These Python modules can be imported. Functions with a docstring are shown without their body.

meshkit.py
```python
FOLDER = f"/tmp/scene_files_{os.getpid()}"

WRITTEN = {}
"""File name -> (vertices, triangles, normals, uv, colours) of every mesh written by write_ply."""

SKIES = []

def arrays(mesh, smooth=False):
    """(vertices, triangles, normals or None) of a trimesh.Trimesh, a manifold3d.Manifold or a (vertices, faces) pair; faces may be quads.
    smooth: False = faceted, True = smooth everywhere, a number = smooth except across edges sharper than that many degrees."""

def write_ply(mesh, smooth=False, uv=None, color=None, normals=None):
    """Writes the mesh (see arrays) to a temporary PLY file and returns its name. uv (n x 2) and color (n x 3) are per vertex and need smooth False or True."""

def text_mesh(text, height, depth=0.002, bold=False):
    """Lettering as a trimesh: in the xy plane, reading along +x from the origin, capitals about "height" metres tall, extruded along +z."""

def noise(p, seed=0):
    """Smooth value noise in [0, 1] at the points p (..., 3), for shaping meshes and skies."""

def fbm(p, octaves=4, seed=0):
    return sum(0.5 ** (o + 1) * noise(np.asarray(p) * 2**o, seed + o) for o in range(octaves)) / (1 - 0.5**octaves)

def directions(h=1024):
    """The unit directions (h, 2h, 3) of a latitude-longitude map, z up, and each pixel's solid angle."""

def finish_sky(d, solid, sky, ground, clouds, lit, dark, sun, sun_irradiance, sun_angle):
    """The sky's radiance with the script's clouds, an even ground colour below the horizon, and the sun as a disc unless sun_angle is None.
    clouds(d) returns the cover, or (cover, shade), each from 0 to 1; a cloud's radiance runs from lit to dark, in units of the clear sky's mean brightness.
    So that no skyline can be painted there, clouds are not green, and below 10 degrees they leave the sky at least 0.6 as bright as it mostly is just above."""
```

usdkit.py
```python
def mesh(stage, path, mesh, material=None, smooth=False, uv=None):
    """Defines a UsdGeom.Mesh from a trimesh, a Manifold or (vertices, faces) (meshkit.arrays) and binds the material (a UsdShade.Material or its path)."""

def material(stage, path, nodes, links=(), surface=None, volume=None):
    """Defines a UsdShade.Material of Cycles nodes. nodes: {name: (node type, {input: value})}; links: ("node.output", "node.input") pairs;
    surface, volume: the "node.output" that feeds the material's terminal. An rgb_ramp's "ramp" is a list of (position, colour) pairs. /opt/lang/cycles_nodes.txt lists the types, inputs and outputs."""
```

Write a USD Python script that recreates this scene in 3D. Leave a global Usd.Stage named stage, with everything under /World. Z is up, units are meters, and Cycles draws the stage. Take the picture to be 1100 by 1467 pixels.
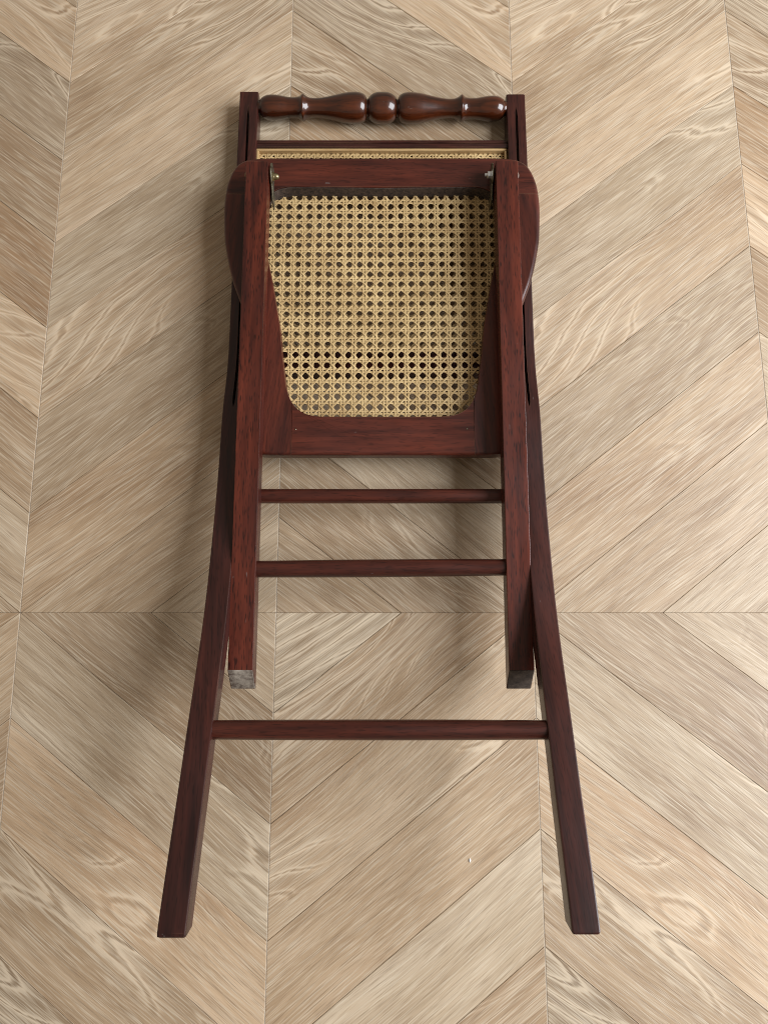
import math, random
import numpy as np, trimesh, shapely, usdkit, meshkit
from shapely.geometry import Polygon, LineString, box as sbox
from scipy.interpolate import PchipInterpolator
from pxr import Usd, UsdGeom, UsdLux, UsdShade, Gf, Sdf, Vt

stage = Usd.Stage.CreateInMemory()
UsdGeom.SetStageUpAxis(stage, UsdGeom.Tokens.z)
UsdGeom.SetStageMetersPerUnit(stage, 1.0)
world = UsdGeom.Xform.Define(stage, '/World')
stage.SetDefaultPrim(world.GetPrim())
rng = random.Random(7)

# ------------------------------------------------------------------ camera
CAM_H, TILT = 1.05, math.radians(11.5)
cam = UsdGeom.Camera.Define(stage, '/World/camera')
cam.AddTranslateOp().Set(Gf.Vec3d(0, 0, CAM_H))
cam.AddRotateXOp().Set(math.degrees(TILT))
cam.CreateHorizontalApertureAttr(36.0)
cam.CreateFocalLengthAttr(36.0)
cam.CreateClippingRangeAttr(Gf.Vec2f(0.02, 100.0))
cam.CreateExposureAttr(0.08)

# ------------------------------------------------------------------ light: one window on the right, a dim room all round
usdkit.material(stage, '/World/Looks/room_light', {
    'b': ('background_shader', {'color': (1.0, 0.86, 0.70), 'strength': 0.28})}, surface='b.background')
dome = UsdLux.DomeLight.Define(stage, '/World/room_light')
UsdShade.MaterialBindingAPI.Apply(dome.GetPrim()).Bind(UsdShade.Material.Get(stage, '/World/Looks/room_light'))


def look_at(prim, eye, target, up=(0, 0, 1)):
    m = Gf.Matrix4d().SetLookAt(Gf.Vec3d(*eye), Gf.Vec3d(*target), Gf.Vec3d(*up)).GetInverse()
    UsdGeom.Xformable(prim).AddTransformOp().Set(m)


win = UsdLux.RectLight.Define(stage, '/World/window_light')
win.CreateWidthAttr(2.5)
win.CreateHeightAttr(2.4)
win.CreateNormalizeAttr(False)
win.CreateIntensityAttr(12.6)
win.CreateColorAttr(Gf.Vec3f(0.90, 0.95, 1.0))
look_at(win.GetPrim(), (2.75, 0.14, 2.05), (0.0, 0.25, 0.05))

# ------------------------------------------------------------------ measuring: picture measures into metres
F = np.array([0, math.sin(TILT), -math.cos(TILT)]); U = np.array([0, math.cos(TILT), math.sin(TILT)])


def un(px, py, z=0.0):
    d = F + np.array([1.0, 0, 0]) * (px - 550) / 1100 - U * (py - 733.5) / 1100
    k = (z - CAM_H) / d[2]
    return np.array([0, 0, CAM_H]) + k * d


# ------------------------------------------------------------------ helpers
used = {}


def numbered(path):
    n = used.get(path, 0)
    used[path] = n + 1
    return path if n == 0 else f'{path}_{n:03d}'


def thing(name, label=None, cat=None, kind=None, group=None, loc=(0, 0, 0)):
    x = UsdGeom.Xform.Define(stage, numbered('/World/' + name))
    if any(loc):
        x.AddTranslateOp().Set(Gf.Vec3d(*loc))
    tag(x.GetPrim(), label, cat, kind, group)
    return x.GetPrim()


def tag(p, label=None, cat=None, kind=None, group=None):
    for k, v in (('label', label), ('category', cat), ('kind', kind), ('group', group)):
        if v:
            p.SetCustomDataByKey(k, v)


ORIGIN = {}


def part(name, mesh, mat, parent, smooth=False, grain=None, tone=None, label=None, kind=None):
    """ONE Mesh prim under parent; grain(v) -> coordinates along/across the wood; tone: three numbers for the whole piece."""
    v, f, n = meshkit.arrays(mesh, smooth)
    base = '/World' if parent is None else str(parent.GetPath())
    path = numbered(base + '/' + name)
    o = ORIGIN.get(base.split('/')[2] if parent is not None else '', (0, 0, 0))
    m = UsdGeom.Mesh.Define(stage, path)
    m.CreatePointsAttr(Vt.Vec3fArray.FromNumpy((v - np.array(o)).astype(np.float32)))
    m.CreateFaceVertexCountsAttr(Vt.IntArray.FromNumpy(np.full(len(f), 3, np.int32)))
    m.CreateFaceVertexIndicesAttr(Vt.IntArray.FromNumpy(f.astype(np.int32).ravel()))
    m.CreateSubdivisionSchemeAttr('none')
    if n is not None:
        m.CreateNormalsAttr(Vt.Vec3fArray.FromNumpy(n.astype(np.float32)))
        m.SetNormalsInterpolation('vertex')
    api = UsdGeom.PrimvarsAPI(m)
    if grain is not None:
        api.CreatePrimvar('grain', Sdf.ValueTypeNames.Vector3fArray, 'vertex').Set(Vt.Vec3fArray.FromNumpy(np.asarray(grain(v), np.float32)))
    if tone is not None:
        api.CreatePrimvar('tone', Sdf.ValueTypeNames.Vector3fArray, 'vertex').Set(Vt.Vec3fArray.FromNumpy(np.tile(np.asarray(tone, np.float32), (len(v), 1))))
    UsdShade.MaterialBindingAPI.Apply(m.GetPrim()).Bind(UsdShade.Material.Get(stage, '/World/Looks/' + mat))
    tag(m.GetPrim(), label, None, kind)
    return m.GetPrim()


def along(axis, seed, flip=False):
    """grain coordinates for a straight piece whose grain runs along axis"""
    a = np.asarray(axis, float); a /= np.linalg.norm(a)
    up = np.array([0, 0, 1.0]); b = np.cross(up, a); b /= np.linalg.norm(b); c = np.cross(a, b)
    r = random.Random(seed); off = np.array([r.uniform(0, 40), r.uniform(0, 40), r.uniform(0, 40)])
    return lambda v: np.stack([v @ a, v @ b, v @ c], 1) + off


def ccw(p):
    p = np.asarray(p, float)
    if np.allclose(p[0], p[-1]):
        p = p[:-1]
    a = np.sum(p[:, 0] * np.roll(p[:, 1], -1) - np.roll(p[:, 0], -1) * p[:, 1])
    return p if a > 0 else p[::-1]


def inset(p, c):
    """every corner of the ccw loop p moved inwards by c"""
    d = np.roll(p, -1, 0) - p
    d /= np.maximum(np.linalg.norm(d, axis=1, keepdims=True), 1e-12)
    n = np.stack([-d[:, 1], d[:, 0]], 1)
    m = n + np.roll(n, 1, 0)
    k = np.sum(m * m, 1, keepdims=True) / 2
    return p + np.asarray(c)[..., None] * m / np.maximum(k, 0.5) if np.ndim(c) else p + c * m / np.maximum(k, 0.5)


def slab(poly, z0, z1, c=0.001, steps=1, bottom=True, weights=None, shift=None):
    """A plate from a simple loop with its upper (and lower) edges rounded; weights: how much of c each corner takes."""
    p = ccw(poly)
    w = np.ones(len(p)) if weights is None else np.asarray(weights)
    move = (lambda k: inset(p, w * k)) if shift is None else (lambda k: p + shift * k)
    rings = []
    if bottom:
        for k in range(steps + 1):
            a = math.pi / 2 * k / steps
            rings.append((move(c * (1 - math.sin(a))), z0 + c * (1 - math.cos(a))))
    else:
        rings.append((p, z0))
    for k in range(steps + 1):
        a = math.pi / 2 * k / steps
        rings.append((move(c * (1 - math.cos(a))), z1 - c * (1 - math.sin(a))))
    n = len(p)
    v = np.vstack([np.column_stack([r, np.full(n, z)]) for r, z in rings])
    f = []
    for k in range(len(rings) - 1):
        for i in range(n):
            j = (i + 1) % n
            f += [[k * n + i, k * n + j, (k + 1) * n + j], [k * n + i, (k + 1) * n + j, (k + 1) * n + i]]
    import mapbox_earcut
    t = np.asarray(mapbox_earcut.triangulate_float64(np.ascontiguousarray(p), np.array([n], np.uint32))).reshape(-1, 3)
    e1, e2 = p[t[:, 1]] - p[t[:, 0]], p[t[:, 2]] - p[t[:, 0]]
    s = e1[:, 0] * e2[:, 1] - e1[:, 1] * e2[:, 0]
    t[s < 0] = t[s < 0][:, ::-1]
    f = np.vstack([f, t + (len(rings) - 1) * n, t[:, ::-1]])
    return trimesh.Trimesh(v, f, process=False)


def sweep(rings):
    """closed tube of equal rings, each (n, 3), with end caps as fans"""
    n = len(rings[0]); v = np.vstack(rings + [[rings[0].mean(0)], [rings[-1].mean(0)]]); f = []
    for k in range(len(rings) - 1):
        for i in range(n):
            j = (i + 1) % n
            f += [[k * n + i, k * n + j, (k + 1) * n + j], [k * n + i, (k + 1) * n + j, (k + 1) * n + i]]
    a, b = len(v) - 2, len(v) - 1
    for i in range(n):
        j = (i + 1) % n
        f += [[a, j, i], [b, (len(rings) - 1) * n + i, (len(rings) - 1) * n + j]]
    m = trimesh.Trimesh(v, f, process=False)
    if m.volume < 0:
        m.invert()
    return m


def rod(p, q, r, bulge=0.0, n=28, k=12):
    p, q = np.asarray(p, float), np.asarray(q, float)
    a = (q - p) / np.linalg.norm(q - p); b = np.cross(a, [0, 0, 1.0]); b /= np.linalg.norm(b); c = np.cross(a, b)
    t = np.linspace(0, 2 * math.pi, n, endpoint=False)
    return sweep([p + (q - p) * s + (r + bulge * math.sin(math.pi * s)) * (np.outer(np.cos(t), b) + np.outer(np.sin(t), c)) for s in np.linspace(0, 1, k)])


def lathe(profile, origin, axis, n=40):
    a = np.asarray(axis, float); a /= np.linalg.norm(a)
    b = np.cross(a, [0.0, 0.2, 1.0]); b /= np.linalg.norm(b); c = np.cross(a, b)
    t = np.linspace(0, 2 * math.pi, n, endpoint=False)
    return sweep([np.asarray(origin) + a * s + r * (np.outer(np.cos(t), b) + np.outer(np.sin(t), c)) for s, r in profile])


# ------------------------------------------------------------------ materials
N = usdkit.material


def oak():
    M = lambda kind, **k: ('math', {'math_type': kind, **k})
    nodes = {
        'g': ('attribute', {'attribute': 'grain'}), 't': ('attribute', {'attribute': 'tone'}),
        'ts': ('separate_xyz', {}), 'gs': ('separate_xyz', {}),
        # slow drift that bends the grain, and the growth rings cut by the board's face
        'm1': ('mapping', {'scale': (2.0, 8.0, 1.0)}), 'n1': ('noise_texture', {'scale': 1.0, 'detail': 1.0}),
        'm6': ('mapping', {'scale': (14.0, 60.0, 1.0)}), 'n6': ('noise_texture', {'scale': 1.0, 'detail': 3.0}),
        'ph0': M('multiply', value2=260.0), 'ph1': M('multiply', value2=88.0), 'ph2': M('multiply', value2=3.0),
        'pa': M('add'), 'ph': M('add'), 'si': M('sine'), 'half': ('map_range', {'from_min': -1.0, 'from_max': 1.0}),
        'rg': ('rgb_ramp', {'ramp': [(0.0, (.36, .36, .36)), (0.5, (.46, .46, .46)), (0.74, (.56, .56, .56)), (0.93, (1, 1, 1)), (1.0, (.30, .30, .30))]}),
        'rl': ('map_range', {'to_min': -0.14, 'to_max': 0.34}), 'rlm': M('multiply'), 'ls': M('add'), 'ds': M('subtract'), 'rld': M('multiply', value2=0.45),
        'm2': ('mapping', {'scale': (2.4, 7.0, 1.0), 'location': (7, 3, 1)}), 'n2': ('noise_texture', {'scale': 1.0, 'detail': 1.0}),
        'mask': ('map_range', {'from_min': 0.47, 'from_max': 0.62, 'to_min': 0.05, 'to_max': 1.0, 'clamp': True}),
        'mk': M('multiply'),
        # long thin brushed streaks that follow the bent grain
        'wob': M('multiply', value2=0.045), 'vy': M('add'), 'cv': ('combine_xyz', {}),
        'm3': ('mapping', {'scale': (19.0, 700.0, 1.0)}), 'n3': ('noise_texture', {'scale': 1.0, 'detail': 2.0, 'roughness': 0.7}),
        'm5': ('mapping', {'scale': (17.0, 600.0, 1.0), 'location': (3, 9, 2)}), 'n5': ('noise_texture', {'scale': 1.0, 'detail': 2.0, 'roughness': 0.75}),
        'm7': ('mapping', {'scale': (7.0, 120.0, 1.0), 'location': (5, 2, 6)}), 'n7': ('noise_texture', {'scale': 1.0, 'detail': 2.0}),
        'lime': ('map_range', {'from_min': 0.48, 'from_max': 0.68, 'to_max': 0.52, 'clamp': True}),
        'dash': ('map_range', {'from_min': 0.51, 'from_max': 0.68, 'to_max': 0.50, 'clamp': True}),
        # clouds of colour
        'm4': ('mapping', {'scale': (4.0, 15.0, 1.0), 'location': (1, 5, 9)}), 'n4': ('noise_texture', {'scale': 1.0, 'detail': 4.0}),
        'base': ('rgb_ramp', {'ramp': [(0.28, (0.330, 0.229, 0.143)), (0.5, (0.405, 0.300, 0.198)), (0.72, (0.475, 0.367, 0.258))]}),
        'tn': ('rgb_ramp', {'ramp': [(0.0, (0.74, 0.71, 0.68)), (0.35, (0.90, 0.88, 0.85)), (0.65, (1.06, 1.07, 1.07)), (1.0, (1.24, 1.28, 1.32))]}),
        'pinkc': ('mix_color', {'a': (1.0, 1.0, 1.0), 'b': (1.05, 0.925, 0.82), 'use_clamp': False}),
        'c1': ('mix_color', {'blend_type': 'multiply', 'fac': 1.0}), 'c2': ('mix_color', {'blend_type': 'multiply', 'fac': 1.0}),
        'sc': ('rgb_ramp', {'ramp': [(0.30, (0.78, 0.75, 0.72)), (0.5, (0.97, 0.97, 0.97)), (0.70, (1.07, 1.08, 1.09))]}),
        'c3': ('mix_color', {'blend_type': 'multiply', 'fac': 0.8}),
        'c4': ('mix_color', {'b': (0.66, 0.56, 0.425)}), 'c5': ('mix_color', {'b': (0.19, 0.125, 0.078)}),
        'ov': ('mix_color', {'blend_type': 'overlay'}), 'ofac': M('multiply', value2=0.40),
        'hh': M('subtract'), 'bump': ('bump', {'strength': 0.45, 'distance': 0.0006}),
        'p': ('principled_bsdf', {'roughness': 0.44, 'specular_ior_level': 0.45}),
    }
    L = [('t.vector', 'ts.vector'), ('g.vector', 'gs.vector')]
    for k in (1, 2, 4, 6):
        L += [('g.vector', f'm{k}.vector')]
    for k in (3, 5, 7):
        L += [('cv.vector', f'm{k}.vector')]
    for k in (1, 2, 3, 4, 5, 6, 7):
        L += [(f'm{k}.vector', f'n{k}.vector')]
    L += [('gs.y', 'ph0.value1'), ('n1.fac', 'ph1.value1'), ('n6.fac', 'ph2.value1'), ('ph0.value', 'pa.value1'), ('ph1.value', 'pa.value2'), ('pa.value', 'ph.value1'), ('ph2.value', 'ph.value2'),
          ('ph.value', 'si.value1'), ('si.value', 'half.value'), ('half.result', 'rg.fac'),
          ('n2.fac', 'mask.value'), ('mask.result', 'mk.value1'), ('ts.z', 'mk.value2'),
          ('n1.fac', 'wob.value1'), ('gs.y', 'vy.value1'), ('wob.value', 'vy.value2'), ('gs.x', 'cv.x'), ('vy.value', 'cv.y'), ('gs.z', 'cv.z'),
          ('rg.color', 'rl.value'), ('rl.result', 'rlm.value1'), ('mk.value', 'rlm.value2'), ('n5.fac', 'ls.value1'), ('rlm.value', 'ls.value2'), ('ls.value', 'lime.value'),
          ('rlm.value', 'rld.value1'), ('n3.fac', 'ds.value1'), ('rld.value', 'ds.value2'), ('ds.value', 'dash.value'),
          ('n4.fac', 'base.fac'), ('ts.x', 'tn.fac'), ('ts.y', 'pinkc.fac'), ('base.color', 'c1.a'), ('tn.color', 'c1.b'), ('c1.result', 'c2.a'), ('pinkc.result', 'c2.b'),
          ('n7.fac', 'sc.fac'), ('c2.result', 'c3.a'), ('sc.color', 'c3.b'),
          ('mk.value', 'ofac.value1'), ('ofac.value', 'ov.fac'), ('c3.result', 'ov.a'), ('rg.color', 'ov.b'),
          ('ov.result', 'c5.a'), ('dash.result', 'c5.fac'), ('c5.result', 'c4.a'), ('lime.result', 'c4.fac'), ('c4.result', 'p.base_color'),
          ('n5.fac', 'hh.value1'), ('dash.result', 'hh.value2'), ('hh.value', 'bump.height'), ('bump.normal', 'p.normal')]
    N(stage, '/World/Looks/oak_plank', nodes, L, surface='p.BSDF')


oak()


def mahogany(name, lo, hi, rough, coat, pore=0.5, coat_rough=0.12, bump=0.12):
    nodes = {
        'g': ('attribute', {'attribute': 'grain'}),
        'm1': ('mapping', {'scale': (3.0, 38.0, 38.0)}), 'n1': ('noise_texture', {'scale': 1.0, 'detail': 3.0, 'distortion': 0.8}),
        'm2': ('mapping', {'scale': (70.0, 620.0, 620.0)}), 'n2': ('noise_texture', {'scale': 1.0, 'detail': 1.0}),
        'm3': ('mapping', {'scale': (14.0, 170.0, 170.0), 'location': (4, 2, 8)}), 'n3': ('noise_texture', {'scale': 1.0, 'detail': 2.0}),
        'm4': ('mapping', {'scale': (9.0, 22.0, 22.0), 'location': (8, 1, 3)}), 'n4': ('noise_texture', {'scale': 1.0, 'detail': 4.0}),
        'sum': ('mix_float', {'fac': 0.40}),
        'base': ('rgb_ramp', {'ramp': [(0.34, lo), (0.52, tuple(0.5 * a + 0.5 * b for a, b in zip(lo, hi))), (0.67, hi)]}),
        'pr': ('map_range', {'from_min': 0.57, 'from_max': 0.68, 'to_max': pore, 'clamp': True}),
        'c': ('mix_color', {'blend_type': 'mix', 'b': tuple(0.25 * a for a in lo)}),
        'rr': ('map_range', {'from_min': 0.3, 'from_max': 0.7, 'to_min': rough - 0.08, 'to_max': rough + 0.10, 'clamp': True}),
        'bump': ('bump', {'strength': bump, 'distance': 0.0004, 'invert': True}),
        'm5': ('mapping', {'scale': (55.0, 160.0, 160.0), 'location': (2, 6, 4)}), 'n5': ('noise_texture', {'scale': 1.0, 'detail': 2.0}),
        'm6': ('mapping', {'scale': (9.0, 30.0, 30.0), 'location': (3, 3, 7)}), 'n6': ('noise_texture', {'scale': 1.0, 'detail': 2.0}),
        'sc': ('map_range', {'from_min': 0.75, 'from_max': 0.79, 'to_max': 0.4, 'clamp': True}),
        'bv': ('bevel', {'samples': 6, 'radius': 0.0016}), 'ge': ('geometry', {}),
        'df': ('mix_color', {'blend_type': 'difference', 'fac': 1.0}), 'bw': ('rgb_to_bw', {}),
        'ed': ('map_range', {'from_min': 0.07, 'from_max': 0.35, 'to_max': 0.8, 'clamp': True}),
        'en': ('map_range', {'from_min': 0.42, 'from_max': 0.60, 'clamp': True}), 'ew': ('math', {'math_type': 'multiply'}),
        'c7': ('mix_color', {'b': (0.17, 0.15, 0.14)}), 'c8': ('mix_color', {'b': (0.17, 0.085, 0.050)}),
        'p': ('principled_bsdf', {'specular_ior_level': 0.30, 'coat_weight': coat, 'coat_roughness': coat_rough}),
    }
    L = [('g.vector', f'm{i}.vector') for i in (1, 2, 3, 4, 5, 6)] + [(f'm{i}.vector', f'n{i}.vector') for i in (1, 2, 3, 4, 5, 6)] + [
        ('n1.fac', 'sum.a'), ('n3.fac', 'sum.b'), ('sum.result', 'base.fac'), ('n2.fac', 'pr.value'), ('base.color', 'c.a'), ('pr.result', 'c.fac'),
        ('n5.fac', 'sc.value'), ('sc.result', 'c7.fac'), ('c.result', 'c7.a'),
        ('bv.bevel', 'df.a'), ('ge.normal', 'df.b'), ('df.result', 'bw.color'), ('bw.val', 'ed.value'), ('n6.fac', 'en.value'), ('ed.result', 'ew.value1'), ('en.result', 'ew.value2'),
        ('ew.value', 'c8.fac'), ('c7.result', 'c8.a'), ('c8.result', 'p.base_color'), ('n4.fac', 'rr.value'), ('rr.result', 'p.roughness'), ('n2.fac', 'bump.height'), ('bump.normal', 'p.normal')]
    N(stage, '/World/Looks/' + name, nodes, L, surface='p.BSDF')


mahogany('mahogany_leg', (0.030, 0.0050, 0.0030), (0.125, 0.0225, 0.0105), 0.40, 0.22, 0.75)
mahogany('mahogany_post', (0.015, 0.0042, 0.0036), (0.060, 0.0145, 0.0100), 0.38, 0.22, 0.45)
mahogany('mahogany_seat', (0.028, 0.0056, 0.0040), (0.110, 0.0220, 0.0115), 0.38, 0.25, 0.40)
mahogany('mahogany_rod', (0.022, 0.0050, 0.0036), (0.085, 0.0170, 0.0090), 0.36, 0.25, 0.45)
mahogany('mahogany_spindle', (0.007, 0.0018, 0.0009), (0.090, 0.0185, 0.0044), 0.28, 0.8, 0.3, 0.05, 0.04)


def rough_wood(name, lo, hi, scale, rough=0.85):
    N(stage, '/World/Looks/' + name, {
        'tc': ('geometry', {}), 'n': ('noise_texture', {'scale': scale, 'detail': 6.0, 'roughness': 0.7}),
        'r': ('rgb_ramp', {'ramp': [(0.35, lo), (0.66, hi)]}), 'b': ('bump', {'strength': 0.5, 'distance': 0.0008}),
        'p': ('principled_bsdf', {'roughness': rough})},
        [('tc.position', 'n.vector'), ('n.fac', 'r.fac'), ('r.color', 'p.base_color'), ('n.fac', 'b.height'), ('b.normal', 'p.normal')], surface='p.BSDF')


rough_wood('worn_foot', (0.060, 0.035, 0.025), (0.43, 0.375, 0.31), 60)
rough_wood('dark_foot', (0.020, 0.012, 0.009), (0.085, 0.062, 0.048), 90)
rough_wood('raw_edge', (0.016, 0.009, 0.006), (0.080, 0.052, 0.038), 190)
rough_wood('filler', (0.40, 0.32, 0.24), (0.62, 0.54, 0.44), 60)
rough_wood('underlay', (0.05, 0.036, 0.025), (0.09, 0.068, 0.048), 40)
rough_wood('lint_white', (0.78, 0.79, 0.80), (0.84, 0.85, 0.87), 400)
rough_wood('grit_dark', (0.02, 0.018, 0.015), (0.06, 0.05, 0.04), 900)


def metal(name, col, rough, dark):
    N(stage, '/World/Looks/' + name, {
        'tc': ('geometry', {}), 'n': ('noise_texture', {'scale': 260.0, 'detail': 4.0}),
        'r': ('rgb_ramp', {'ramp': [(0.35, dark), (0.6, col)]}),
        'p': ('principled_bsdf', {'metallic': 0.9, 'roughness': rough})},
        [('tc.position', 'n.vector'), ('n.fac', 'r.fac'), ('r.color', 'p.base_color')], surface='p.BSDF')


metal('aged_brass', (0.34, 0.28, 0.15), 0.36, (0.13, 0.10, 0.05))
metal('steel', (0.72, 0.74, 0.74), 0.25, (0.5, 0.52, 0.52))
metal('plate_metal', (0.26, 0.24, 0.17), 0.4, (0.09, 0.08, 0.05))

N(stage, '/World/Looks/cane', {
    'g': ('attribute', {'attribute': 'grain'}), 'isl': ('geometry', {}),
    'm': ('mapping', {'scale': (90.0, 700.0, 1.0)}), 'n': ('noise_texture', {'scale': 1.0, 'detail': 2.0}),
    'n2': ('noise_texture', {'scale': 38.0, 'detail': 3.0}),
    'r': ('rgb_ramp', {'ramp': [(0.25, (0.36, 0.225, 0.095)), (0.5, (0.585, 0.415, 0.200)), (0.75, (0.73, 0.56, 0.315))]}),
    'x': ('mix_float', {'fac': 0.55}), 'x2': ('mix_float', {'fac': 0.32}),
    'p': ('principled_bsdf', {'roughness': 0.42, 'specular_ior_level': 0.45})},
    [('g.vector', 'm.vector'), ('m.vector', 'n.vector'), ('isl.position', 'n2.vector'), ('n.fac', 'x.a'), ('isl.random_per_island', 'x2.b'), ('n2.fac', 'x2.a'), ('x2.result', 'x.b'),
     ('x.result', 'r.fac'), ('r.color', 'p.base_color')], surface='p.BSDF')
N(stage, '/World/Looks/bead', {
    'g': ('attribute', {'attribute': 'grain'}), 'm': ('mapping', {'scale': (30.0, 500.0, 500.0)}), 'n': ('noise_texture', {'scale': 1.0, 'detail': 2.0}),
    'r': ('rgb_ramp', {'ramp': [(0.3, (0.36, 0.22, 0.095)), (0.7, (0.52, 0.35, 0.165))]}), 'p': ('principled_bsdf', {'roughness': 0.4})},
    [('g.vector', 'm.vector'), ('m.vector', 'n.vector'), ('n.fac', 'r.fac'), ('r.color', 'p.base_color')], surface='p.BSDF')

# ------------------------------------------------------------------ floor: chevron planks, mirrored at one cross seam
floor = thing('floor', 'pale limed oak floor of chevron planks under the folded chair', 'floor', 'structure')
COLW, XA, YS, STEP, RISE = 0.3478, -0.4945, 0.0737, 0.1386, 0.271
X0, X1, Y0, Y1 = XA - 3 * COLW, XA + 6 * COLW, -0.85, 1.40
tones = {}
for c in range(-3, 6):
    xl, xr = XA + c * COLW, XA + (c + 1) * COLW
    for side in (1, -1):
        strip = sbox(xl, YS + 0.00012, xr, Y1 if side > 0 else 2 * YS - Y0)
        for k in range(-3, 11):
            ya, yb = (YS + k * STEP, YS + k * STEP + RISE) if c % 2 == 0 else (YS + k * STEP + RISE, YS + k * STEP)
            e, t = 0.00027, 0.00050
            q = Polygon([(xl + t, ya + e), (xr - t, yb + e), (xr - t, yb + STEP - e), (xl + t, ya + STEP - e)]).intersection(strip)
            if q.is_empty or q.area < 2e-4:
                continue
            if q.geom_type != 'Polygon':
                continue
            p = ccw(np.array(q.exterior.coords))
            keep = np.linalg.norm(p - np.roll(p, 1, 0), axis=1) > 1e-5
            p = p[keep]
            d = np.array([xr - xl, yb - ya, 0.0])
            if side < 0:
                p = p.copy(); p[:, 1] = 2 * YS - p[:, 1]; d[1] = -d[1]
            p = inset(ccw(p), 0.00004)
            key = (c % 2, k, side)
            r = random.Random(str(key) + 'oak5')
            if key not in tones:
                tones[key] = (r.uniform(0.05, 0.95), r.random() ** 1.5, r.choice([0.1, 0.25, 0.6, 0.9, 1.0]))
            seed = r.randrange(10 ** 6)
            mid = np.array([xl, ya if side > 0 else 2 * YS - ya, 0.0])
            g0 = along(d, seed)
            off = g0(np.zeros((1, 3)))
            # each plank's grain is measured from its own corner, so a repeated board carries the same figure
            grain = (lambda v, g0=g0, mid=mid: g0(v - mid))
            part('plank', slab(p, -0.004 + 0.0, rng.uniform(-0.00012, 0.0), 0.0004, bottom=False), 'oak_plank', floor, False, grain, tones[key])
for c in range(-3, 7):
    x = XA + c * COLW
    for a, b in ((YS + 0.0004, Y1), (Y0, YS - 0.0004)):
        part('filler_strip', trimesh.creation.box(bounds=[[x - 0.00046, a, -0.004], [x + 0.00046, b, -0.00055]]), 'filler', floor)
part('underlay', trimesh.creation.box(bounds=[[X0, Y0, -0.012], [X1, Y1, -0.0045]]), 'underlay', floor)

# ------------------------------------------------------------------ the folded chair
CX = -0.0035
chair_at = (CX, 0.35, 0.0)
chair = thing('folding_chair', 'dark mahogany folding chair with cane seat and turned crest spindle lying folded on oak planks', 'chair', loc=chair_at)
ORIGIN['folding_chair'] = chair_at

# --- long members: back stile and leg in one, sweeping up towards the foot
zy = np.array([(0.90, .0315), (.74, .0315), (.62, .031), (.53, .0285), (.455, .0285), (.422, .031), (.389, .038), (.359, .0465), (.332, .0515), (.302, .0545), (.262, .0585), (.2126, .066), (.161, .0765), (.1034, .090), (.055, .105),
               (.01, .1225), (-.0335, .1415), (-.074, .159), (-.126, .180), (-.167, .198), (-.208, .2155), (-.2325, .2255), (-.254, .234), (-.35, .272)])[::-1]
ztop = PchipInterpolator(zy[:, 0], zy[:, 1])
HALF, PW, PT = 0.2172, 0.0286, 0.028


def xc(y):
    return CX - 0.0025 * (0.857 - y) / 1.1 + 0.001


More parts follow.
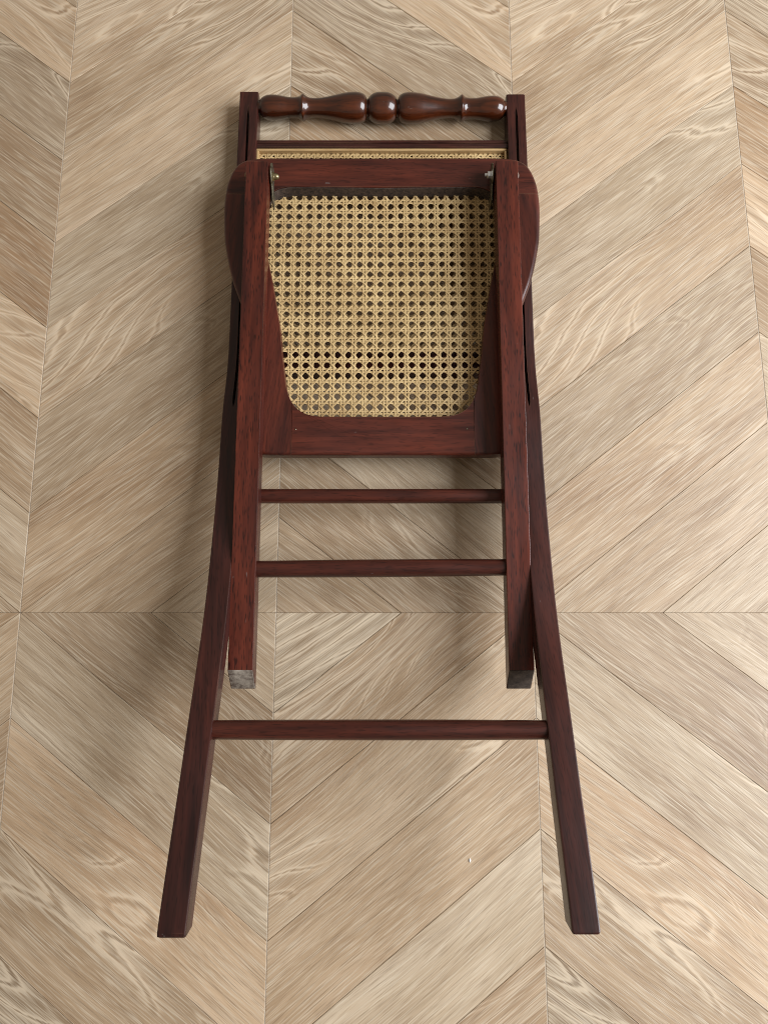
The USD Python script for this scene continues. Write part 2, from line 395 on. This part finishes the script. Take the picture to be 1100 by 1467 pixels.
def post(side, ytop, yfoot, worn):
    ys = np.concatenate([[ytop, ytop - 0.0012], np.linspace(ytop - 0.004, 0.80, 4), np.linspace(0.79, 0.335, 60), np.linspace(0.328, yfoot + 0.012, 50), [yfoot + 0.006, yfoot + 0.002, yfoot]])
    ga, gb = un(0, 156, 0.03)[1], un(0, 584, 0.045)[1]
    rings = []
    for i, y in enumerate(ys):
        z = float(ztop(y)); dz = float(ztop(y + 1e-3) - ztop(y - 1e-3)) / 2e-3
        n = np.array([0, -dz, 1.0]); n /= np.linalg.norm(n); t = np.array([0, -1, -dz]); t /= np.linalg.norm(t)
        s = min(y - gb, ga - y)
        d = 0.013 * min(1, max(0, s / 0.02)) ** 0.5 if s > 0 else 0.0
        gw = 0.0019 * (min(1, max(0.0, s / 0.012)) ** 0.5 if s > 0 else 0.0) + 0.00005
        w, c = PW / 2, 0.0022
        if i in (0, len(ys) - 1):
            w -= 0.0012
        low = 0.0
        if i == 0: low = 0.0012
        k = len(ys) - 1 - i
        if k == 0: low = worn
        elif k == 1: low = worn * 0.45
        elif k == 2: low = worn * 0.12
        sec = [(-w, -PT + c), (-w, -low - c), (-w + c * .3, -low - c * .3), (-w + c, -low), (-gw, -low), (-gw, -low - d), (gw, -low - d), (gw, -low), (w - c, -low), (w - c * .3, -low - c * .3), (w, -low - c), (w, -PT + c), (w - c, -PT), (-w + c, -PT)]
        x0 = xc(y) + side * (HALF - PW / 2)
        foot = np.clip((yfoot + 0.10 - y) / 0.10, 0, 1)      # the foot is cut aslant: its back is shorter
        rings.append(np.array([[x0 + a, y, z] + n * b - t * (-b) * 0.52 * foot for a, b in sec]))
    m = sweep(rings)
    r = random.Random(11 + side); off = np.array([r.uniform(0, 30), r.uniform(0, 30), r.uniform(0, 30)])
    return part('back_post', m, 'mahogany_post', chair, 25, lambda v: np.stack([v[:, 1] * 1.02, v[:, 0] + 0.02 * np.sin(v[:, 1] * 5), v[:, 2] - ztop(v[:, 1])], 1) + off)


post_l = post(-1, un(343, 131, .03)[1], un(240, 1341, .234)[1] - 0.0045, 0.0065)
post_r = post(1, un(750, 134.5, .03)[1], un(840, 1336, .234)[1] - 0.0030, 0.0022)

# --- turned crest spindle
half = [(0, 21), (6, 20.8), (12, 19.3), (17, 16.5), (20, 13.5), (21, 11.6), (22, 11.6), (22.9, 14.2), (26, 17.6), (32.6, 20.2), (39, 20.9), (46, 20.6), (55, 19.5), (63, 17.9), (72, 16), (80, 14.4), (89, 13.1), (96.5, 12.6), (102, 12.9), (106, 13.8), (110, 15.9), (113, 18.2), (114.4, 18.3), (115.6, 17.4), (118, 15.5), (121, 14.4), (127, 13.7), (134, 13.9), (142, 15.1), (150, 16.4), (157, 16.9), (163, 16.6), (169, 15.0), (173, 12.6), (175.4, 9.6), (177.8, 9.2)]
PXM = 1.062e-3
ps = PchipInterpolator([a for a, _ in half], [b for _, b in half])
ss = np.unique(np.concatenate([np.linspace(0, 177.8, 110), [20.5, 21, 21.5, 22, 22.5, 113, 113.7, 114.4]]))
prof = [(-s * PXM, float(ps(s)) * PXM) for s in ss[::-1]] + [(s * PXM, float(ps(s)) * PXM) for s in ss[1:]]
yc = (un(550, 154.5, 0.023)[1])
part('crest_spindle', lathe(prof, (xc(yc), yc, 0.0232), (1, -0.006, 0), 48), 'mahogany_spindle', chair, 40, along((1, 0, 0), 5))

# --- back panel: upper rail with a moulded step, lower rail, cane and its bead
IX = HALF - PW + 0.0002
yr0, yr1 = un(550, 211.0, .027)[1], un(550, 198, .027)[1]


def moulded(y0, y1, zb, zt, xa, xb, seed, name):
    w = y1 - y0
    sec = [(0, zb), (w, zb), (w, zt - .004), (w - .001, zt - .003), (w * .68, zt - .003), (w * .66, zt - .0055), (w * .48, zt - .0055), (w * .46, zt - .001), (w * .42, zt), (0.001, zt), (0, zt - .001)]
    rings = [np.array([[x, y0 + a, b] for a, b in sec]) for x in np.linspace(xa, xb, 6)]
    part(name, sweep(rings), 'mahogany_post', chair, False, along((1, 0, 0), seed))


moulded(yr0, yr1, 0.004, 0.0275, CX - IX, CX + IX, 21, 'upper_rail')
yl1, yl0 = un(550, 497, .03)[1], un(550, 533, .03)[1]
moulded(yl0, yl1, 0.004, 0.0275, CX - IX, CX + IX, 22, 'lower_rail')

zc = 0.0190
bw = 0.0042
for nm, rect, ax in (('bead', (CX - IX, yr0 - bw, CX + IX, yr0), (1, 0, 0)), ('bead', (CX - IX, yl1, CX + IX, yl1 + bw), (1, 0, 0)),
                     ('bead', (CX - IX, yl1 + bw, CX - IX + bw, yr0 - bw), (0, 1, 0)), ('bead', (CX + IX - bw, yl1 + bw, CX + IX, yr0 - bw), (0, 1, 0))):
    x0, y0, x1, y1 = rect
    part(nm, slab([(x0, y0), (x1, y0), (x1, y1), (x0, y1)], 0.015, 0.0262, 0.0018, 3, False), 'bead', chair, 40, along(ax, int((x0 + y0 + 3) * 1000)))


def weave(region, hole, px, py, z, wid, seed):
    """Six-way cane: two upright and two level strands between the holes, two slanting ones across their corners."""
    r = random.Random(seed)
    amp, V, Fc, G = 0.00042, [], [], []
    minx, miny, maxx, maxy = region.bounds
    base = 0

    def ribbon(pts, zs, w):
        nonlocal base
        P = np.column_stack([pts, zs]); t = np.gradient(pts, axis=0); t /= np.linalg.norm(t, axis=1, keepdims=True)
        nrm = np.column_stack([-t[:, 1], t[:, 0], np.zeros(len(t))])
        sec = [(-.5, 0.0), (-.33, .00030), (0, .00042), (.33, .00030), (.5, 0.0), (0, -.00022)]
        m = len(sec)
        s = np.concatenate([[0], np.cumsum(np.linalg.norm(np.diff(pts, axis=0), axis=1))])
        o = r.uniform(0, 50)
        for i in range(len(P)):
            for a, b in sec:
                V.append(P[i] + nrm[i] * a * w + np.array([0, 0, b])); G.append((s[i] + o, a * w + o, 0))
        for i in range(len(P) - 1):
            for j in range(m):
                a, b = base + i * m + j, base + i * m + (j + 1) % m
                Fc.extend([[a, a + m, b + m], [a, b + m, b]])
        base += len(P) * m

    def run(p0, p1, zf, w):
        l = LineString([p0, p1]).intersection(region)
        for g in getattr(l, 'geoms', [l]):
            if g.is_empty or g.length < 0.004 or g.geom_type != 'LineString':
                continue
            a, b = np.array(g.coords[0]), np.array(g.coords[-1])
            n = max(3, int(g.length / (px / 7)))
            pts = a + (b - a) * np.linspace(0, 1, n)[:, None]
            jit = 0.00036 * np.sin(np.linspace(0, g.length * r.uniform(20, 60), n) + r.uniform(0, 6))
            d = (b - a) / np.linalg.norm(b - a)
            jit = jit + 0.0011 * (meshkit.noise(np.column_stack([pts * 28, np.full(n, 3.5 + d[0])]), seed) - .5)
            sag = -0.0012 * meshkit.noise(np.column_stack([pts * 16, np.zeros(n)]), seed + 1)
            uv = np.column_stack([(pts[:, 0] - hole[0]) / px + .5, (pts[:, 1] - hole[1]) / py + .5])   # pairs lie at whole numbers
            ribbon(pts + np.outer(jit, [-d[1], d[0]]), z + sag + zf(uv), w * r.uniform(.88, 1.08))

    sp = 0.122
    i0, i1 = int((minx - hole[0]) / px) - 2, int((maxx - hole[0]) / px) + 2
    j0, j1 = int((miny - hole[1]) / py) - 2, int((maxy - hole[1]) / py) + 2
    for i in range(i0, i1 + 1):
        for q in (-1, 1):
            x = hole[0] + (i - .5 + q * sp) * px
            run((x, miny - 1), (x, maxy + 1), lambda uv, q=q: amp * q * np.sin(2 * np.pi * uv[:, 1] * 1.0) * 0.9, wid)
    for j in range(j0, j1 + 1):
        for q in (-1, 1):
            y = hole[1] + (j - .5 + q * sp) * py
            run((minx - 1, y), (maxx + 1, y), lambda uv, q=q: -amp * q * np.sin(2 * np.pi * uv[:, 0] * 1.0) * 0.9, wid)
    for s in (1, -1):
        for k in range(-80, 81):
            # u + s*v = k + .5
            u0, u1 = i0 - 2, i1 + 2
            P = [(hole[0] + (u - .5) * px, hole[1] + ((k + .5 - u) * s - .5) * py) for u in (u0, u1)]
            run(P[0], P[1], lambda uv, s=s: amp * 1.9 * s * (np.cos(2 * np.pi * uv[:, 0])), wid * 0.98)
    return trimesh.Trimesh(np.array(V), np.array(Fc), process=False), np.array(G)


h0 = un(485, 406.8, 0.036)
PYC = (un(530, 351.6, .036)[1] - un(530, 584.4, .036)[1]) / 16
PXC = (un(620, 450, .036)[0] - un(485, 450, .036)[0]) / 9.0


def cane(name, region, hole, z, seed, parent, label=None):
    m, G = weave(region, hole, PXC, PYC, z, 0.0030, seed)
    part(name, m, 'cane', parent, True, lambda v: G, label=label)


back_region = sbox(CX - IX + bw - 0.001, yl1 + bw - 0.001, CX + IX - bw + 0.001, yr0 - bw + 0.001)
hb = un(389, 229.5, zc)
cane('back_cane', back_region, (hb[0], hb[1]), zc, 3, chair)

# --- seat frame, underside up
ZS0, ZS1 = 0.0335, 0.0565


def S(px, py):
    return un(px, py, ZS1)[:2]


CXP = 547.0
oy = [(132, 588), (134.5, 570), (137, 553), (140.5, 525), (143, 505), (145.5, 470), (148.5, 450), (158, 396), (162, 378), (167, 352), (170, 325), (171, 305)]


def smooth_line(pts, n):
    pts = np.array(pts, float); t = np.concatenate([[0], np.cumsum(np.linalg.norm(np.diff(pts, axis=0), axis=1))])
    f = PchipInterpolator(t, pts); return f(np.linspace(0, t[-1], n))


right_open = smooth_line([(0, 596.5), (40, 596.5), (87, 596), (104, 594), (120, 586), (132, 570), (137, 553), (140.5, 525), (143, 505), (145.8, 470), (149, 450), (158, 396), (162.5, 375), (168, 345), (171, 318), (171.5, 303), (168, 288), (158, 276), (144, 269), (128, 267), (60, 267.5), (0, 268)], 90)
outer_right = smooth_line([(0, 224), (80, 223.8), (150, 223.8), (188, 225.5), (206, 233), (217, 248), (224, 270), (227, 300), (226.5, 335), (222, 368), (214, 402), (201, 440), (190, 490), (182, 560), (178, 640), (173, 650), (150, 651), (130, 651), (60, 651), (0, 651)], 110)
open_px = np.vstack([right_open * [1, 1] + [CXP, 0], (right_open[::-1] * [-1, 1] + [CXP, 0])[1:-1]])
out_px = np.vstack([outer_right * [1, 1] + [CXP, 0], (outer_right[::-1] * [-1, 1] + [CXP, 0])[1:-1]])
opening = Polygon([S(*p) for p in open_px]).buffer(0)
outer = Polygon([S(*p) for p in out_px]).buffer(0)
ring = outer.difference(opening)
yj = S(547, 277)[1]
xjl, xjr = S(417.8, 620)[0], S(679.5, 620)[0]
far = 3.0
front_zone = sbox(-far, yj, far, far)
rear_zone = sbox(xjl, -far, xjr, S(547, 500)[1])
g = 0.00015
front_poly = ring.intersection(front_zone)
rear_poly = ring.intersection(rear_zone)
side_poly = ring.difference(front_zone.buffer(g)).difference(rear_zone.buffer(g))
big = lambda q: max(getattr(q, 'geoms', [q]), key=lambda t: t.area)


def seat_piece(name, poly, seed, ax):
    p = ccw(np.array(poly.exterior.coords))
    p = p[np.linalg.norm(p - np.roll(p, 1, 0), axis=1) > 2e-4]
    # rounded on the outline of the seat, crisp at the joints and at the opening
    p = ccw(p)
    on = lambda q, e=2e-4: outer.exterior.distance(shapely.Point(q)) < e
    nx, pv = np.roll(p, -1, 0), np.roll(p, 1, 0)
    full = inset(p, 1.0) - p
    sh = np.zeros_like(p)
    for k in range(len(p)):
        if not on(p[k]):
            sh[k] = full[k] * 0.10
            continue
        a, b = on((p[k] + pv[k]) / 2), on((p[k] + nx[k]) / 2)
        if a and b:
            sh[k] = full[k]
        else:                                   # the end of a joint: the rounding runs along the joint
            d = (nx[k] - p[k]) if a else (pv[k] - p[k])
            sh[k] = d / np.linalg.norm(d)
    return part(name, slab(p, ZS0, ZS1, 0.0060, 5, True, shift=sh), 'mahogany_seat', chair, 28, along(ax, seed))


front = seat_piece('front_rail', big(front_poly), 31, (1, 0, 0))
sides = sorted([q for q in getattr(side_poly, 'geoms', [side_poly]) if q.area > 1e-4], key=lambda q: q.centroid.x)
seat_piece('side_rail', sides[0], 32, (0.12, 1, 0))
seat_piece('side_rail', sides[-1], 33, (-0.12, 1, 0))
seat_piece('rear_rail', big(rear_poly), 34, (1, 0, 0))

# raw, dusty inner wall of the opening along the front rail
wall = opening.exterior.intersection(front_zone)
wall = max(getattr(wall, 'geoms', [wall]), key=lambda t: t.length) if wall.geom_type != 'LineString' else wall
if wall.geom_type == 'MultiLineString':
    wall = shapely.ops.linemerge(wall)
strip = big(opening.exterior.buffer(0.0009, cap_style=2).intersection(sbox(-far, S(547, 330)[1], far, far)).intersection(opening.buffer(0.00005)))
part('raw_edge', slab(np.array(strip.exterior.coords)[:-1], ZS0 + .0005, ZS1 - 0.0012, 0.0002, 1), 'raw_edge', front, False, label='unstained dusty inner edge of the seat opening')

cane('seat_cane', opening.buffer(0.0006), (h0[0], h0[1]), 0.0362, 9, chair)
# two small holes bored in the rear rail
for px, py in ((423.5, 615), (669, 614)):
    c = S(px, py)
    part('nail_head', lathe([(0, 0.0013), (0.0006, 0.0012), (0.0009, 0.0006), (0.001, 0.0001)], (c[0], c[1], ZS1 - 0.0005), (0, 0.0001, 1), 10), 'plate_metal', chair, True)

# --- short legs, hinged at the front of the seat
ZL0, ZL1, LW, LT = 0.0910, 0.0820, 0.0312, 0.0282
ya = un(550, 229.5, ZL0)[1]; yb = un(550, 960, ZL1)[1]
yb2 = un(550, 987, ZL1 - LT)[1]


def zleg(y):
    return ZL1 + (ZL0 - ZL1) * (y - yb) / (ya - yb)


def leg(side, xt, xb, seed):
    rings = []
    ys = [ya, ya - 0.0008] + list(np.linspace(ya - 0.003, yb + 0.003, 24)) + [yb + 0.001, yb]
    for i, y in enumerate(ys):
        z = zleg(y); f = 1.0 if i >= len(ys) - 2 else 0.0
        x0 = xb + (xt - xb) * (y - yb) / (ya - yb)
        w, c = LW / 2, 0.0011
        low = 0.0
        if i == 0:
            w -= .0008; low = .0008
        sec = [(-w, -LT + c), (-w, -low - c), (-w + c * .3, -low - c * .3), (-w + c, -low), (w - c, -low), (w - c * .3, -low - c * .3), (w, -low - c), (w, -LT + c), (w - c, -LT), (-w + c, -LT)]
        rings.append(np.array([[x0 + a, y + f * (yb2 - yb) * (-b / LT), z + b] for a, b in sec]))
    o = part('leg', sweep(rings), 'mahogany_leg', chair, 25, along((0, 1, 0.03), seed))
    # bare end grain of the foot, a slip 0.6 mm proud of the cut
    d = np.array([0, yb2 - yb, -LT]); d /= np.linalg.norm(d)
    nrm = np.array([0, d[2], -d[1]]); nrm = nrm if nrm[1] < 0 else -nrm
    c0 = np.array([xb, yb, ZL1]); L = math.hypot(yb2 - yb, LT); w = LW / 2 - 0.0004
    rr = random.Random(seed)
    loop = []
    for a, b in [(-w, .0006), (-w * .33, .0004), (w * .33, .0006), (w, .0005), (w, L * .5), (w - .0003, L - .0012), (0, L - .0006), (-w + .0006, L - .001), (-w, L * .5)]:
        loop.append((a, b))
    ringsf = [np.array([c0 + [a * s, 0, 0] + d * (L / 2 + (b - L / 2) * s) + nrm * h for a, b in loop]) for h, s in ((-.002, 1.0), (.0004, 1.0), (.0009, .97))]
    part('foot_end', sweep(ringsf), 'worn_foot' if side < 0 else 'dark_foot', o, False, label='pale scuffed end of the short leg' if side < 0 else 'dark brown end of the short leg')
    return o


xlt, xlb = un(352, 235, ZL0)[0] + LW / 2, un(325.8, 960, ZL1)[0] + LW / 2
xrt, xrb = un(742, 235, ZL0)[0] - LW / 2, un(765.3, 958, ZL1)[0] - LW / 2
leg_l = leg(-1, xlt, xlb, 41)
leg_r = leg(1, xrt, xrb, 42)


def legx(side, y):
    a, b = ((xlt, xlb), (xrt, xrb))[side > 0]
    return b + (a - b) * (y - yb) / (ya - yb)


# --- stretchers
y1 = un(550, 712.5, 0.042)[1]; z1 = float(ztop(y1)) - PT / 2 - 0.001
part('stretcher', rod((xc(y1) - IX - .001, y1, z1), (xc(y1) + IX + .001, y1, z1), 0.0098), 'mahogany_rod', chair, 40, along((1, 0, 0), 51))
y2 = un(550, 815.5, 0.060)[1]; z2 = zleg(y2) - LT / 2
part('stretcher', rod((legx(-1, y2) + LW / 2 - .002, y2 - .0012, z2), (legx(1, y2) - LW / 2 + .002, y2 + .0012, z2), 0.0108, 0.0008), 'mahogany_rod', chair, 40, along((1, 0, 0), 52))
y3 = un(550, 1044.5, 0.128)[1]; z3 = float(ztop(y3)) - PT / 2
part('stretcher', rod((xc(y3) - IX - .001, y3, z3), (xc(y3) + IX + .001, y3, z3), 0.0108, 0.0008), 'mahogany_rod', chair, 40, along((1, 0, 0), 53))

# --- hinge plates and bolts
yp = un(550, 249.5, 0.076)[1]
for side, mat, lab in ((-1, 'aged_brass', 'brass hinge bolt with domed nut'), (1, 'steel', 'bright steel hinge bolt with hexagon nut')):
    xi = legx(side, yp) - side * (LW / 2 + 0.0032)
    xo = legx(side, yp) + side * LW / 2
    t = np.linspace(0, math.pi, 15)
    loop = [(yp - 0.036, ZS1 - 0.012), (yp + 0.014, ZS1 - 0.012), (yp + 0.017, ZS1 + .004)] + [(yp + 0.002 + 0.0155 * math.cos(a), 0.0745 + 0.0125 * math.sin(a)) for a in t] + [(yp - 0.030, ZS1 + .006)]
    loop = ccw(loop)
    rings = [np.array([[xi + s, *p] for p in inset(loop, c)]) for s, c in ((-.0011, .0005), (-.0006, 0), (.0006, 0), (.0011, .0005))]
    pl = part('hinge_plate', sweep(rings), 'plate_metal', chair, 30)
    zb = 0.0755
    s = -side
    # inner end
    if side < 0:
        part('bolt', lathe([(0, .0062), (.0022, .0062), (.0030, .0058), (.0031, .0045), (.0062, .0043), (.0085, .0034), (.0097, .0018), (.0099, .0002)], (xi + s * .0009, yp - .003, zb), (s, 0, 0), 24), mat, pl, 40, label=lab)
    else:
        part('bolt', lathe([(0, .0068), (.0012, .0068), (.0013, .0050), (.0060, .0050), (.0066, .0044), (.0067, .0025), (.0100, .0024), (.0104, .0016)], (xi + s * .0009, yp - .003, zb + .004), (s, 0, 0), 6 * 2), mat, pl, False, label=lab)
    part('bolt_head', lathe([(-.002, .0062), (0, .0062), (.0014, .0058), (.0026, .0044), (.0034, .0024), (.0036, .0003)], (xo, yp - .002, zb), (side, 0, 0), 24), mat, pl, 40)

# ------------------------------------------------------------------ a speck of lint and grit on the planks
c = un(673, 1233)
tuft = trimesh.creation.icosphere(2, 1.0); tuft.vertices *= [0.0011, 0.0024, 0.0006]
tuft.vertices += 0.00006 * np.array([[math.sin(i * 1.7), math.cos(i * 2.3), math.sin(i * 3.1)] for i in range(len(tuft.vertices))])
tuft.apply_translation([c[0], c[1], 0.0007])
lint = part('lint_speck', tuft, 'lint_white', None, True)
tag(lint, 'tiny white lint speck on the plank below the lowest stretcher', 'lint')
